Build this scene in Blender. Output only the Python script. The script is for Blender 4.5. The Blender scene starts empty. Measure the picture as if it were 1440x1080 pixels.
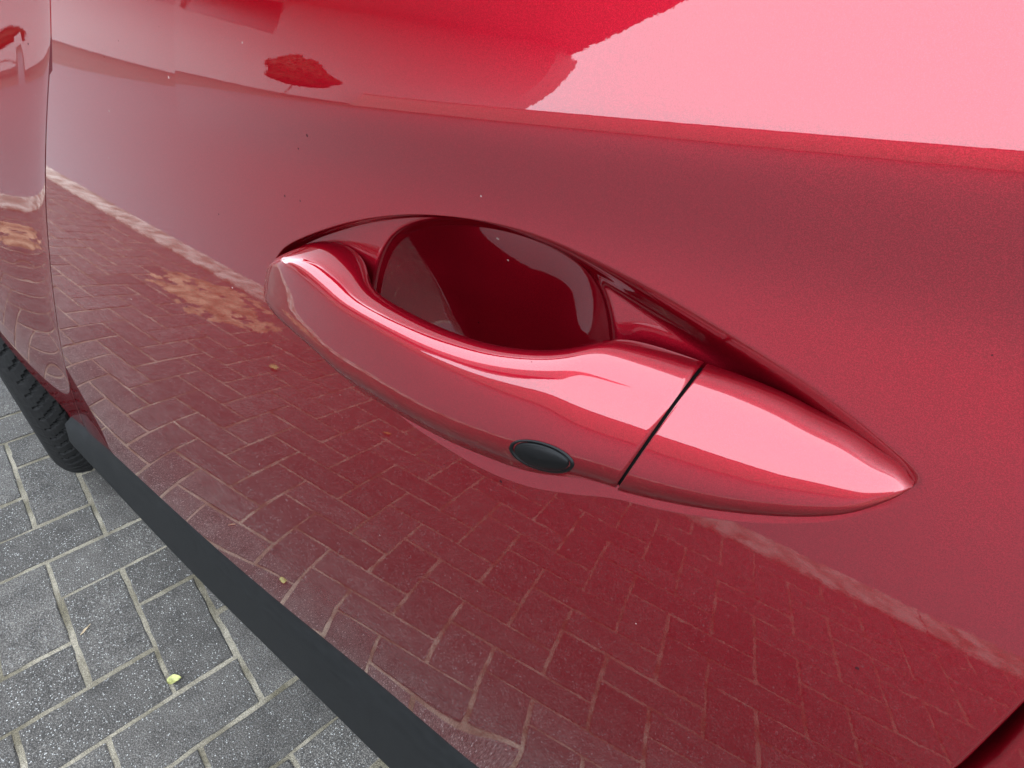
import bpy, bmesh, math, random
import numpy as np
from mathutils import Vector, Matrix, noise
from mathutils.bvhtree import BVHTree

random.seed(7)
rng = np.random.default_rng(7)
SC = bpy.context.scene
COL = SC.collection
R = math.radians

# ------------------------------------------------------------------ camera
CAM_M = np.array([[0.8037409, 0.4315898, -0.4095495],
                  [0.5880870, -0.4717980, 0.6569325],
                  [0.0903007, -0.7688543, -0.6330157]])     # columns: image right, image down, view direction
CAM_H = 1.03607
FPX = 800.0
cam = bpy.data.cameras.new('camera')
cam.sensor_width = 36.0
cam.lens = FPX / 1440.0 * 36.0
cam.clip_start = 0.005
cam.clip_end = 500.0
cam_o = bpy.data.objects.new('camera', cam)
COL.objects.link(cam_o)
mw = Matrix([list(CAM_M[i, :1]) + [-CAM_M[i, 1], -CAM_M[i, 2]] + [0.0] for i in range(3)] + [[0, 0, 0, 1]])
mw[2][3] = CAM_H
cam_o.matrix_world = mw
SC.camera = cam_o

# ------------------------------------------------------------------ sky, sun, exposure
SUN_EL, SUN_AZ = R(50), R(25)
world = bpy.data.worlds.new('World')
SC.world = world
world.use_nodes = True
wn = world.node_tree
wn.nodes.clear()
out = wn.nodes.new('ShaderNodeOutputWorld')
bg = wn.nodes.new('ShaderNodeBackground')
sky = wn.nodes.new('ShaderNodeTexSky')
sky.sky_type = 'NISHITA'
sky.sun_disc = False
sky.sun_elevation = SUN_EL
sky.sun_rotation = SUN_AZ
sky.air_density = 1.0
sky.dust_density = 4.0
hs = wn.nodes.new('ShaderNodeHueSaturation')
hs.inputs['Saturation'].default_value = 0.38
wn.links.new(sky.outputs[0], hs.inputs['Color'])
ov = wn.nodes.new('ShaderNodeMix')                 # closed cloud cover over the clear sky
ov.data_type = 'RGBA'
ov.inputs[0].default_value = 0.8
wn.links.new(hs.outputs[0], ov.inputs[6])
ov.inputs[7].default_value = (13.4, 14.9, 16.9, 1)
wn.links.new(ov.outputs[2], bg.inputs['Color'])
bg.inputs['Strength'].default_value = 0.15
wn.links.new(bg.outputs[0], out.inputs['Surface'])

sun = bpy.data.lights.new('sun', 'SUN')
sun.energy = 0.6
sun.angle = R(25)
sun.color = (1.0, 0.97, 0.93)
sun_o = bpy.data.objects.new('sun', sun)
COL.objects.link(sun_o)
sd = Vector((math.sin(SUN_AZ) * math.cos(SUN_EL), math.cos(SUN_AZ) * math.cos(SUN_EL), math.sin(SUN_EL)))
sun_o.rotation_euler = sd.to_track_quat('Z', 'Y').to_euler()
sun_o.location = sd * 30

vs = SC.view_settings
vs.view_transform = 'Standard'
vs.look = 'None'
vs.exposure = 2.2
vs.gamma = 1.0
vs.use_curve_mapping = False
SC.cycles.max_bounces = 8

# ------------------------------------------------------------------ object helpers
def tag(o, label=None, cat=None, group=None, kind=None):
    if label: o['label'] = label
    if cat: o['category'] = cat
    if group: o['group'] = group
    if kind: o['kind'] = kind
    return o

def empty(name, loc=(0, 0, 0), parent=None):
    o = bpy.data.objects.new(name, None)
    COL.objects.link(o)
    o.location = loc
    o.empty_display_size = 0.1
    if parent: o.parent = parent
    return o

def link(name, me, m, parent=None):
    o = bpy.data.objects.new(name, me)
    COL.objects.link(o)
    if m is not None and not me.materials: me.materials.append(m)
    if parent: o.parent = parent
    return o

def mesh_from(name, V, Fc, m=None, parent=None, smooth=True, N=None):
    me = bpy.data.meshes.new(name)
    V = np.asarray(V, float)
    if N is not None:                      # wind the faces the way the given normals point
        f = np.array([q[:4] for q in Fc]); N = np.asarray(N, float)
        g = np.cross(V[f[:, 2]] - V[f[:, 0]], V[f[:, 3]] - V[f[:, 1]])
        if (g * N[f].mean(1)).sum() < 0: Fc = [q[::-1] for q in Fc]
    me.from_pydata([tuple(v) for v in V.tolist()], [], Fc)
    me.update()
    if smooth:
        me.polygons.foreach_set('use_smooth', np.ones(len(me.polygons), bool))
    if N is not None:
        me.normals_split_custom_set_from_vertices([tuple(n) for n in np.asarray(N, float).tolist()])
    return link(name, me, m, parent)

def grid_faces(nr, nc, closed_c=False, closed_r=False, off=0, flip=False):
    F = []
    for i in range(nr if closed_r else nr - 1):
        i2 = (i + 1) % nr
        for j in range(nc if closed_c else nc - 1):
            j2 = (j + 1) % nc
            q = (off + i * nc + j, off + i * nc + j2, off + i2 * nc + j2, off + i2 * nc + j)
            F.append(q[::-1] if flip else q)
    return F

def grid(name, P, m=None, parent=None, closed_c=False, closed_r=False, N=None, flip=False, smooth=True):
    P = np.asarray(P, float)
    nr, nc = P.shape[:2]
    return mesh_from(name, P.reshape(-1, 3), grid_faces(nr, nc, closed_c, closed_r, 0, flip), m, parent, smooth,
                     None if N is None else np.asarray(N).reshape(-1, 3))

class MB:
    """collects boxes and prisms into one mesh"""
    def __init__(s): s.V, s.F = [], []
    def box(s, lo, hi, M=None):
        b = len(s.V)
        for z in (lo[2], hi[2]):
            for x, y in ((lo[0], lo[1]), (hi[0], lo[1]), (hi[0], hi[1]), (lo[0], hi[1])):
                p = Vector((x, y, z))
                s.V.append(tuple(M @ p if M else p))
        for f in ((3, 2, 1, 0), (4, 5, 6, 7), (0, 1, 5, 4), (1, 2, 6, 5), (2, 3, 7, 6), (3, 0, 4, 7)):
            s.F.append(tuple(b + i for i in f))
        return s
    def prism(s, pts, d, M=None):
        """pts: ring of 3-D points, extruded by vector d"""
        b, n = len(s.V), len(pts)
        for p in pts: s.V.append(tuple(M @ Vector(p) if M else p))
        for p in pts:
            q = Vector(p) + Vector(d)
            s.V.append(tuple(M @ q if M else q))
        s.F.append(tuple(b + i for i in range(n))[::-1])
        s.F.append(tuple(b + n + i for i in range(n)))
        for i in range(n):
            j = (i + 1) % n
            s.F.append((b + i, b + j, b + n + j, b + n + i))
        return s
    def build(s, name, m, parent=None, smooth=False):
        o = mesh_from(name, s.V, s.F, m, parent, smooth)
        bm = bmesh.new(); bm.from_mesh(o.data)
        bmesh.ops.recalc_face_normals(bm, faces=bm.faces)
        bm.to_mesh(o.data); bm.free()
        return o

def resample(pts, n, closed=False, smooth=True):
    """Catmull-Rom through pts (k, d), resampled to n points evenly spaced along the polyline"""
    P = np.asarray(pts, float)
    k = len(P)
    res = []
    segs = k if closed else k - 1
    for i in range(segs):
        if closed: p0, p1, p2, p3 = P[(i - 1) % k], P[i], P[(i + 1) % k], P[(i + 2) % k]
        else: p0, p1, p2, p3 = P[max(i - 1, 0)], P[i], P[i + 1], P[min(i + 2, k - 1)]
        for t in np.linspace(0, 1, 24, endpoint=False):
            if smooth:
                res.append(.5 * ((2 * p1) + (-p0 + p2) * t + (2 * p0 - 5 * p1 + 4 * p2 - p3) * t * t + (-p0 + 3 * p1 - 3 * p2 + p3) * t ** 3))
            else:
                res.append(p1 + (p2 - p1) * t)
    res.append(P[0] if closed else P[-1])
    Q = np.array(res)
    d = np.r_[0, np.cumsum(np.linalg.norm(np.diff(Q, axis=0), axis=1))]
    s = np.linspace(0, d[-1], n, endpoint=not closed)
    return np.stack([np.interp(s, d, Q[:, i]) for i in range(Q.shape[1])], -1)

# ------------------------------------------------------------------ materials
def new_mat(name):
    m = bpy.data.materials.new(name)
    m.use_nodes = True
    return m, m.node_tree, m.node_tree.nodes['Principled BSDF']

def N_(nt, typ, **kw):
    n = nt.nodes.new(typ)
    for k, v in kw.items():
        if k in n.inputs: n.inputs[k].default_value = v
        else: setattr(n, k, v)
    return n

def ramp(nt, stops, src=None):
    n = nt.nodes.new('ShaderNodeValToRGB')
    el = n.color_ramp.elements
    while len(el) < len(stops): el.new(0.5)
    for e, (p, c) in zip(el, stops):
        e.position = p
        e.color = (c, c, c, 1) if not isinstance(c, tuple) else (*c, 1)
    if src is not None: nt.links.new(src, n.inputs[0])
    return n

def plain(name, col, rough=0.5, metallic=0.0, spec=0.5, noise_amt=0.0, noise_scale=40, bump=0.0, bump_scale=200, bump_dist=0.001):
    m, nt, b = new_mat(name)
    b.inputs['Base Color'].default_value = (*col, 1)
    b.inputs['Roughness'].default_value = rough
    b.inputs['Metallic'].default_value = metallic
    b.inputs['Specular IOR Level'].default_value = spec
    geo = N_(nt, 'ShaderNodeNewGeometry')
    if noise_amt:
        n = N_(nt, 'ShaderNodeTexNoise', Scale=noise_scale, Detail=6.0, Roughness=0.65)
        nt.links.new(geo.outputs['Position'], n.inputs['Vector'])
        lo = tuple(c * (1 - noise_amt) for c in col)
        hi = tuple(min(1, c * (1 + noise_amt)) for c in col)
        r = ramp(nt, [(0.3, lo), (0.7, hi)], n.outputs[0])
        nt.links.new(r.outputs[0], b.inputs['Base Color'])
    if bump:
        n = N_(nt, 'ShaderNodeTexNoise', Scale=bump_scale, Detail=4.0)
        nt.links.new(geo.outputs['Position'], n.inputs['Vector'])
        bp = N_(nt, 'ShaderNodeBump', Strength=bump, Distance=bump_dist)
        nt.links.new(n.outputs[0], bp.inputs['Height'])
        nt.links.new(bp.outputs[0], b.inputs['Normal'])
    return m

def paint_material():
    m, nt, b = new_mat('red_metallic_paint')
    L = nt.links.new
    geo = N_(nt, 'ShaderNodeNewGeometry')
    tc = N_(nt, 'ShaderNodeTexCoord')
    # fine metallic flake: tiny colour change from speck to speck
    fl = N_(nt, 'ShaderNodeTexVoronoi', Scale=7000.0)
    L(tc.outputs['Object'], fl.inputs['Vector'])
    flr = N_(nt, 'ShaderNodeSeparateColor'); L(fl.outputs['Color'], flr.inputs[0])
    rc = ramp(nt, [(0.0, (0.122, 0.0017, 0.0062)), (0.6, (0.165, 0.0024, 0.0084)), (1.0, (0.225, 0.0046, 0.0132))], flr.outputs[0])
    # settled dust specks: rare cells only
    du = N_(nt, 'ShaderNodeTexVoronoi', Scale=105.0)
    L(tc.outputs['Object'], du.inputs['Vector'])
    dus = N_(nt, 'ShaderNodeSeparateColor'); L(du.outputs['Color'], dus.inputs[0])
    thr = N_(nt, 'ShaderNodeMath', operation='GREATER_THAN'); thr.inputs[1].default_value = 0.70
    L(dus.outputs[0], thr.inputs[0])
    siz = N_(nt, 'ShaderNodeMath', operation='MULTIPLY_ADD'); siz.inputs[1].default_value = 0.052; siz.inputs[2].default_value = 0.020
    L(dus.outputs[1], siz.inputs[0])
    lt = N_(nt, 'ShaderNodeMath', operation='LESS_THAN')
    L(du.outputs['Distance'], lt.inputs[0]); L(siz.outputs[0], lt.inputs[1])
    msk = N_(nt, 'ShaderNodeMath', operation='MULTIPLY'); L(thr.outputs[0], msk.inputs[0]); L(lt.outputs[0], msk.inputs[1])
    mix = N_(nt, 'ShaderNodeMix', data_type='RGBA')
    L(msk.outputs[0], mix.inputs[0]); L(rc.outputs[0], mix.inputs[6]); dcol = ramp(nt, [(0.0, (0.022, 0.005, 0.006)), (0.62, (0.17, 0.11, 0.10))], dus.outputs[2]); dcol.color_ramp.interpolation = 'CONSTANT'
    L(dcol.outputs[0], mix.inputs[7])
    L(mix.outputs[2], b.inputs['Base Color'])
    inv = N_(nt, 'ShaderNodeMath', operation='MULTIPLY_ADD'); inv.inputs[1].default_value = -1.0; inv.inputs[2].default_value = 1.0
    L(msk.outputs[0], inv.inputs[0])
    L(inv.outputs[0], b.inputs['Coat Weight'])
    met = N_(nt, 'ShaderNodeMath', operation='MULTIPLY'); met.inputs[1].default_value = PAINT_METAL
    L(inv.outputs[0], met.inputs[0]); L(met.outputs[0], b.inputs['Metallic'])
    b.inputs['Roughness'].default_value = 0.46
    b.inputs['Specular IOR Level'].default_value = 0.0
    b.inputs['Specular Tint'].default_value = (0.5, 0.02, 0.05, 1)
    b.inputs['Coat Roughness'].default_value = 0.012
    b.inputs['Coat IOR'].default_value = 1.5
    # orange peel in the clear coat
    n = N_(nt, 'ShaderNodeTexNoise', Scale=420.0, Detail=2.0)
    L(tc.outputs['Object'], n.inputs['Vector'])
    bp = N_(nt, 'ShaderNodeBump', Strength=1.0, Distance=0.0000045)
    L(n.outputs[0], bp.inputs['Height'])
    L(bp.outputs[0], b.inputs['Coat Normal'])
    return m

PAINT_METAL = 0.92
M_PAINT = paint_material()

def paver_material():
    m, nt, b = new_mat('grey_concrete_paver')
    L = nt.links.new
    geo = N_(nt, 'ShaderNodeNewGeometry')
    oi = N_(nt, 'ShaderNodeObjectInfo')
    n1 = N_(nt, 'ShaderNodeTexNoise', Scale=22.0, Detail=7.0, Roughness=0.6); L(geo.outputs['Position'], n1.inputs['Vector'])
    n2 = N_(nt, 'ShaderNodeTexNoise', Scale=520.0, Detail=3.0, Roughness=0.7); L(geo.outputs['Position'], n2.inputs['Vector'])
    base = ramp(nt, [(0.30, (0.0095, 0.0086, 0.0076)), (0.5, (0.0335, 0.0305, 0.0272)), (0.72, (0.128, 0.117, 0.103))], n2.outputs[0])
    big = ramp(nt, [(0.28, 0.66), (0.5, 1.0), (0.74, 1.30)], n1.outputs[0])
    mul = N_(nt, 'ShaderNodeMix', data_type='RGBA', blend_type='MULTIPLY'); mul.inputs[0].default_value = 1.0
    L(base.outputs[0], mul.inputs[6]); L(big.outputs[0], mul.inputs[7])
    # stone to stone variation
    var = ramp(nt, [(0.0, 0.80), (1.0, 1.18)], oi.outputs['Random'])
    mul2 = N_(nt, 'ShaderNodeMix', data_type='RGBA', blend_type='MULTIPLY'); mul2.inputs[0].default_value = 1.0
    L(mul.outputs[2], mul2.inputs[6]); L(var.outputs[0], mul2.inputs[7])
    # pale aggregate grains
    vo = N_(nt, 'ShaderNodeTexVoronoi', Scale=430.0); L(geo.outputs['Position'], vo.inputs['Vector'])
    vs_ = N_(nt, 'ShaderNodeSeparateColor'); L(vo.outputs['Color'], vs_.inputs[0])
    t1 = N_(nt, 'ShaderNodeMath', operation='GREATER_THAN'); t1.inputs[1].default_value = 0.72; L(vs_.outputs[0], t1.inputs[0])
    sz = N_(nt, 'ShaderNodeMath', operation='MULTIPLY_ADD'); sz.inputs[1].default_value = 0.30; sz.inputs[2].default_value = 0.16
    L(vs_.outputs[1], sz.inputs[0])
    t2 = N_(nt, 'ShaderNodeMath', operation='LESS_THAN'); L(vo.outputs['Distance'], t2.inputs[0]); L(sz.outputs[0], t2.inputs[1])
    t3 = N_(nt, 'ShaderNodeMath', operation='MULTIPLY'); L(t1.outputs[0], t3.inputs[0]); L(t2.outputs[0], t3.inputs[1])
    gc = ramp(nt, [(0.0, (0.05, 0.05, 0.048)), (1.0, (0.24, 0.237, 0.225))], vs_.outputs[2])
    mg = N_(nt, 'ShaderNodeMix', data_type='RGBA'); L(t3.outputs[0], mg.inputs[0]); L(mul2.outputs[2], mg.inputs[6]); L(gc.outputs[0], mg.inputs[7])
    L(mg.outputs[2], b.inputs['Base Color'])
    b.inputs['Roughness'].default_value = 0.9
    b.inputs['Specular IOR Level'].default_value = 0.2
    n3 = N_(nt, 'ShaderNodeTexNoise', Scale=340.0, Detail=4.0, Roughness=0.7); L(geo.outputs['Position'], n3.inputs['Vector'])
    bp = N_(nt, 'ShaderNodeBump', Strength=0.9, Distance=0.0016); L(n3.outputs[0], bp.inputs['Height'])
    L(bp.outputs[0], b.inputs['Normal'])
    return m

def sand_material(name, c0, c1, c2, scale=700):
    m, nt, b = new_mat(name)
    L = nt.links.new
    geo = N_(nt, 'ShaderNodeNewGeometry')
    n1 = N_(nt, 'ShaderNodeTexNoise', Scale=scale, Detail=4.0, Roughness=0.75); L(geo.outputs['Position'], n1.inputs['Vector'])
    n2 = N_(nt, 'ShaderNodeTexNoise', Scale=14.0, Detail=4.0); L(geo.outputs['Position'], n2.inputs['Vector'])
    r = ramp(nt, [(0.32, c0), (0.5, c1), (0.7, c2)], n1.outputs[0])
    r2 = ramp(nt, [(0.36, (0.50, 0.48, 0.40)), (0.64, (1.2, 1.18, 1.12))], n2.outputs[0])
    mul = N_(nt, 'ShaderNodeMix', data_type='RGBA', blend_type='MULTIPLY'); mul.inputs[0].default_value = 1.0
    L(r.outputs[0], mul.inputs[6]); L(r2.outputs[0], mul.inputs[7])
    L(mul.outputs[2], b.inputs['Base Color'])
    b.inputs['Roughness'].default_value = 0.95
    b.inputs['Specular IOR Level'].default_value = 0.2
    bp = N_(nt, 'ShaderNodeBump', Strength=1.0, Distance=0.002); L(n1.outputs[0], bp.inputs['Height'])
    L(bp.outputs[0], b.inputs['Normal'])
    return m

M_PAVER = paver_material()
M_SAND = sand_material('joint_sand', (0.035, 0.031, 0.025), (0.135, 0.120, 0.096), (0.265, 0.243, 0.20))
M_KERB = sand_material('kerb_concrete', (0.145, 0.136, 0.122), (0.225, 0.213, 0.193), (0.32, 0.305, 0.28), 520)
M_DIRT = sand_material('sandy_dirt', (0.08, 0.052, 0.032), (0.19, 0.130, 0.085), (0.31, 0.235, 0.165), 300)
M_ASPH = plain('street_asphalt', (0.082, 0.082, 0.083), 0.6, spec=0.35, noise_amt=0.15, noise_scale=90, bump=0.6, bump_scale=250)
M_SOIL = plain('verge_soil', (0.07, 0.062, 0.05), 0.95, noise_amt=0.4, noise_scale=30, bump=0.8, bump_scale=90, bump_dist=0.01)
M_CLAD = plain('charcoal_plastic', (0.0062, 0.0066, 0.0068), 0.55, spec=0.08, noise_amt=0.22, noise_scale=70, bump=0.25, bump_scale=2200, bump_dist=0.0002)
M_BLACK = plain('black_plastic', (0.0022, 0.0022, 0.0023), 0.4, spec=0.10)
M_LINER = plain('arch_liner', (0.010, 0.0105, 0.011), 0.85)
M_DARK = plain('dark_gap', (0.002, 0.002, 0.002), 0.9, spec=0.05)
M_RUBBER = plain('tyre_rubber', (0.0055, 0.0054, 0.0052), 0.8, spec=0.10, noise_amt=0.4, noise_scale=120, bump=0.4, bump_scale=600, bump_dist=0.0006)
M_ALLOY = plain('rim_alloy', (0.20, 0.205, 0.21), 0.35, 0.8, noise_amt=0.15, noise_scale=60)
M_GLASS = plain('tinted_glass', (0.012, 0.014, 0.014), 0.03)
M_WINDOW = plain('dark_window', (0.006, 0.006, 0.007), 0.3, spec=0.1)
M_LEAF = plain('yellow_green_leaf', (0.20, 0.20, 0.065), 0.65, noise_amt=0.35, noise_scale=300)
M_TAN = plain('dry_straw', (0.26, 0.20, 0.125), 0.8, noise_amt=0.3, noise_scale=300)
M_BROWN = plain('brown_leaf', (0.28, 0.15, 0.04), 0.7, noise_amt=0.3, noise_scale=300)
M_FACADE = plain('grey_brick_facade', (0.27, 0.267, 0.262), 0.9, noise_amt=0.15, noise_scale=8)
M_GWALL = plain('brown_brick_garden_wall', (0.24, 0.19, 0.165), 0.9, noise_amt=0.25, noise_scale=9)
M_ROOF = plain('dark_roof_tiles', (0.06, 0.055, 0.055), 0.8, noise_amt=0.25, noise_scale=6)
M_WHITE = plain('white_frame', (0.75, 0.75, 0.73), 0.5)
M_BARK = plain('bark', (0.09, 0.07, 0.055), 0.9, noise_amt=0.3, noise_scale=20)
M_PALE = plain('pale_autumn_foliage', (0.36, 0.33, 0.23), 0.7, noise_amt=0.3, noise_scale=2)
M_FOL = plain('foliage', (0.022, 0.028, 0.014), 0.8, spec=0.1, noise_amt=0.4, noise_scale=2)

# ------------------------------------------------------------------ paving grid on the ground (0.1 m unit)
GU = np.array([0.19868, 0.98006]); GV = np.array([0.98006, -0.19868]); GO = np.array([-1.02044, 0.03094])
def g2w(u, v): return GO + 0.1 * (u * GU + v * GV)
U_KERB = -12.0                                # kerb face, in grid units
GROT = math.atan2(GU[1], GU[0])

def ground_poly(name, uv, z, m, kind=None, parent=None):
    P = [(*g2w(u, v), z) for u, v in uv]
    o = mesh_from(name, P, [tuple(range(len(P)))], m, parent, False)
    bm = bmesh.new(); bm.from_mesh(o.data); bmesh.ops.recalc_face_normals(bm, faces=bm.faces)
    if bm.faces[:][0].normal.z < 0: bmesh.ops.reverse_faces(bm, faces=bm.faces[:])
    bm.to_mesh(o.data); bm.free()
    if kind: o['kind'] = kind
    return o

ground_poly('ground', [(-2500, -2500), (2500, -2500), (2500, 2500), (-2500, 2500)], -0.09, M_SOIL, 'structure')
driveway = ground_poly('driveway', [(U_KERB, -60), (45, -60), (45, 60), (U_KERB, 60)], -0.0023, M_SAND, 'structure')

# herringbone pavers
def paver_mesh(seed):
    r = random.Random(seed)
    gap, ch, th = 0.0080, 0.0016, 0.03
    a, b = 0.1 - gap / 2, 0.05 - gap / 2
    bm = bmesh.new()
    n1, n2 = 9, 5
    def ring(ax, ay, z, jit):
        pts = []
        for i in range(n1): pts.append((-ax + 2 * ax * i / n1, -ay))
        for i in range(n2): pts.append((ax, -ay + 2 * ay * i / n2))
        for i in range(n1): pts.append((ax - 2 * ax * i / n1, ay))
        for i in range(n2): pts.append((-ax, ay - 2 * ay * i / n2))
        return [bm.verts.new((x + r.uniform(-jit, jit), y + r.uniform(-jit, jit), z + r.uniform(-jit, jit) * 0.25)) for x, y in pts]
    r0 = ring(a, b, -th, 0)
    r1 = ring(a, b, -ch, 0.0012)
    r2 = ring(a - ch * 1.2, b - ch * 1.2, 0, 0.0013)
    for p, q in ((r0, r1), (r1, r2)):
        for i in range(len(p)):
            j = (i + 1) % len(p)
            bm.faces.new((p[i], p[j], q[j], q[i]))
    bm.faces.new(r2)
    me = bpy.data.meshes.new('paver')
    bm.to_mesh(me); bm.free()
    me.materials.append(M_PAVER)
    return me

paver_meshes = [paver_mesh(i) for i in range(8)]
cells = []
for k in range(-70, 71):
    for m_ in range(-30, 31):
        u0, v0 = k + 2 * m_, k - 2 * m_
        cells.append((u0 - 0.5, v0 + 1.0, True))
        cells.append((u0 + 1.0, v0 + 0.5, False))
cells = [c for c in cells if U_KERB + (0.5 if c[2] else 1.0) <= c[0] + 1e-6 <= 32 and -32 < c[1] < 34]
edge = []                                      # half stones along the kerb
def cell_rank(c):
    p = g2w(c[0], c[1])
    px, py = p[0], p[1]
    d_seen = math.hypot(px + 1.0, py - 0.0) * 0.55          # pavers in plain view
    d_mirr = math.hypot((px + 0.95) * 0.8, (py + 0.45) * 0.9)  # pavers mirrored in the door
    return min(d_seen, d_mirr) + (2.0 if py > 0.45 and px > -0.9 else 0)
cells.sort(key=cell_rank)
def paver_matrix(c, i):
    rr = random.Random(1000 + i)
    p = g2w(c[0], c[1])
    rot = GROT + (math.pi / 2 if c[2] else 0) + rr.choice((0, math.pi)) + rr.gauss(0, 0.006)
    return Matrix.Translation((p[0] + rr.gauss(0, 0.0007), p[1] + rr.gauss(0, 0.0007), rr.gauss(0, 0.0007))) @ Matrix.Rotation(rot, 4, 'Z') \
        @ Matrix.Rotation(rr.gauss(0, 0.0018), 4, 'X') @ Matrix.Rotation(rr.gauss(0, 0.0010), 4, 'Y')
for i, c in enumerate(cells[:300]):
    o = link('paver', paver_meshes[i % 8], None, driveway)
    o.matrix_world = paver_matrix(c, i)
rest = bmesh.new()
for i, c in enumerate(cells[300:]):
    n0 = len(rest.verts)
    rest.from_mesh(paver_meshes[i % 8])
    rest.verts.ensure_lookup_table()
    bmesh.ops.transform(rest, matrix=paver_matrix(c, 300 + i), verts=rest.verts[n0:])
me = bpy.data.meshes.new('distant_pavers'); rest.to_mesh(me); rest.free(); me.materials.append(M_PAVER)
tag(link('distant_pavers', me, None, driveway), kind='stuff')

# half pavers filling the edge beside the kerb
half = set()
occ = set()
for c in cells:
    if c[2]: occ.update([(math.floor(c[0]), math.floor(c[1] - 0.5)), (math.floor(c[0]), math.floor(c[1] + 0.5))])
    else: occ.update([(math.floor(c[0] - 0.5), math.floor(c[1])), (math.floor(c[0] + 0.5), math.floor(c[1]))])
hb = bmesh.new()
for iv in range(-30, 33):
    iu = int(U_KERB)
    if (iu, iv) in occ: continue
    n0 = len(hb.verts)
    hb.from_mesh(paver_meshes[iv % 8]); hb.verts.ensure_lookup_table()
    p = g2w(iu + 0.5, iv + 0.5)
    bmesh.ops.transform(hb, matrix=Matrix.Translation((p[0], p[1], 0)) @ Matrix.Rotation(GROT, 4, 'Z') @ Matrix.Diagonal((0.48, 1, 1, 1)), verts=hb.verts[n0:])
me = bpy.data.meshes.new('half_pavers'); hb.to_mesh(me); hb.free(); me.materials.append(M_PAVER)
tag(link('half_pavers', me, None, driveway), kind='stuff')

# kerb
KW = 1.45
kerb = ground_poly('kerb', [(U_KERB - KW, -60), (U_KERB, -60), (U_KERB, 60), (U_KERB - KW, 60)], -0.012, M_SAND, 'structure')
def kerb_mesh(seed):
    r = random.Random(seed)
    n = 60
    prof = [(-0.071, -0.06), (-0.071, 0.052), (-0.066, 0.060), (-0.03, 0.061), (0.0, 0.0605), (0.03, 0.061), (0.066, 0.060), (0.071, 0.052), (0.071, -0.06)]
    P = []
    for i in range(n):
        y = -0.498 + 0.996 * i / (n - 1)
        e0, e1 = r.gauss(0, 0.0022) - (0.007 if r.random() < 0.06 else 0), r.gauss(0, 0.0022) + (0.007 if r.random() < 0.06 else 0)
        P.append([(px_ + (-e0 if px_ < -0.05 else -abs(e1) if px_ > 0.05 else 0), y, pz_ + r.gauss(0, 0.0005)) for px_, pz_ in prof])
    V = [p for row in P for p in row]
    F = grid_faces(n, len(prof)) + [tuple(range(len(prof)))[::-1], tuple(range((n - 1) * len(prof), n * len(prof)))]
    me = bpy.data.meshes.new('kerb_stone'); me.from_pydata(V, [], F)
    bm = bmesh.new(); bm.from_mesh(me); bmesh.ops.recalc_face_normals(bm, faces=bm.faces); bm.to_mesh(me); bm.free()
    me.materials.append(M_KERB)
    return me
kms = [kerb_mesh(i) for i in range(3)]
for i in range(-5, 6):
    p = g2w(U_KERB - KW / 2, i * 10 + 3.0)
    o = link('kerb_stone', kms[i % 3], None, kerb)
    o.matrix_world = Matrix.Translation((p[0], p[1], -0.048 + random.gauss(0, 0.001))) @ Matrix.Rotation(GROT, 4, 'Z')

ground_poly('street', [(-80, -900), (U_KERB - KW - 0.05, -900), (U_KERB - KW - 0.05, 500), (-80, 500)], -0.006, M_ASPH, 'structure')

# ------------------------------------------------------------------ across the street (seen mirrored in the paint)
block = empty('apartment_block', (-30, -13, 0)); tag(block, 'grey apartment block across the street, with an added dark window and overhang', 'building')
BO = Vector((-30, -13, 0))
def to_block(o): o.parent = block; o.matrix_parent_inverse = Matrix.Translation(-BO); return o
mb = MB()
WIN = [(-47.0, -33.0, 5.2, 6.85)]  # wide dark window added to mirror as a dark patch in the paint
XS = sorted({-80.0, -12.4} | {w[0] for w in WIN} | {w[1] for w in WIN})
ZSS = sorted({0.0, 6.998} | {w[2] for w in WIN} | {w[3] for w in WIN})
for i in range(len(XS) - 1):
    for j in range(len(ZSS) - 1):
        if any(w[0] <= XS[i] and XS[i + 1] <= w[1] and w[2] <= ZSS[j] and ZSS[j + 1] <= w[3] for w in WIN): continue
        mb.box((XS[i], -13.25, ZSS[j]), (XS[i + 1], -13.0, ZSS[j + 1]))
to_block(mb.build('wall', M_FACADE))
to_block(MB().box((-80, -16.5, 0), (-79.8, -13.26, 6.998)).build('wall', M_FACADE))
to_block(MB().box((-12.6, -14.0, 0), (-12.4, -13.26, 6.998)).build('wall', M_FACADE))
to_block(MB().prism([(-80, -10.2, 14.503), (-7.2, -10.2, 14.503), (-17.1, -16.4, 14.503), (-80, -16.4, 14.503)], (0, 0, 0.2)).build('roof', M_ROOF))
for x0, x1, z0, z1 in WIN:
    fr = to_block(MB().box((x0, -13.16, z0), (x1, -13.08, z0 + 0.06)).box((x0, -13.16, z1 - 0.06), (x1, -13.08, z1)).build('window_frame', M_BLACK))
    to_block(MB().box((x0, -13.14, z0 + 0.061), (x1, -13.12, z1 - 0.061)).build('window', M_WINDOW))
    to_block(MB().box((x0, -13.24, z0 + 0.061), (x1, -13.20, z1 - 0.061)).build('dark_backing', M_DARK))  # black sheet behind the added window

# added overhang, its slanted end shaped to cut off the mirrored sky
to_block(MB().prism([(-80, -10.1, 7.0), (-7.0, -10.1, 7.0), (-17.0, -16.5, 7.0), (-80, -16.5, 7.0)], (0, 0, 7.5)).build('sky_edge_overhang', M_FACADE))

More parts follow.
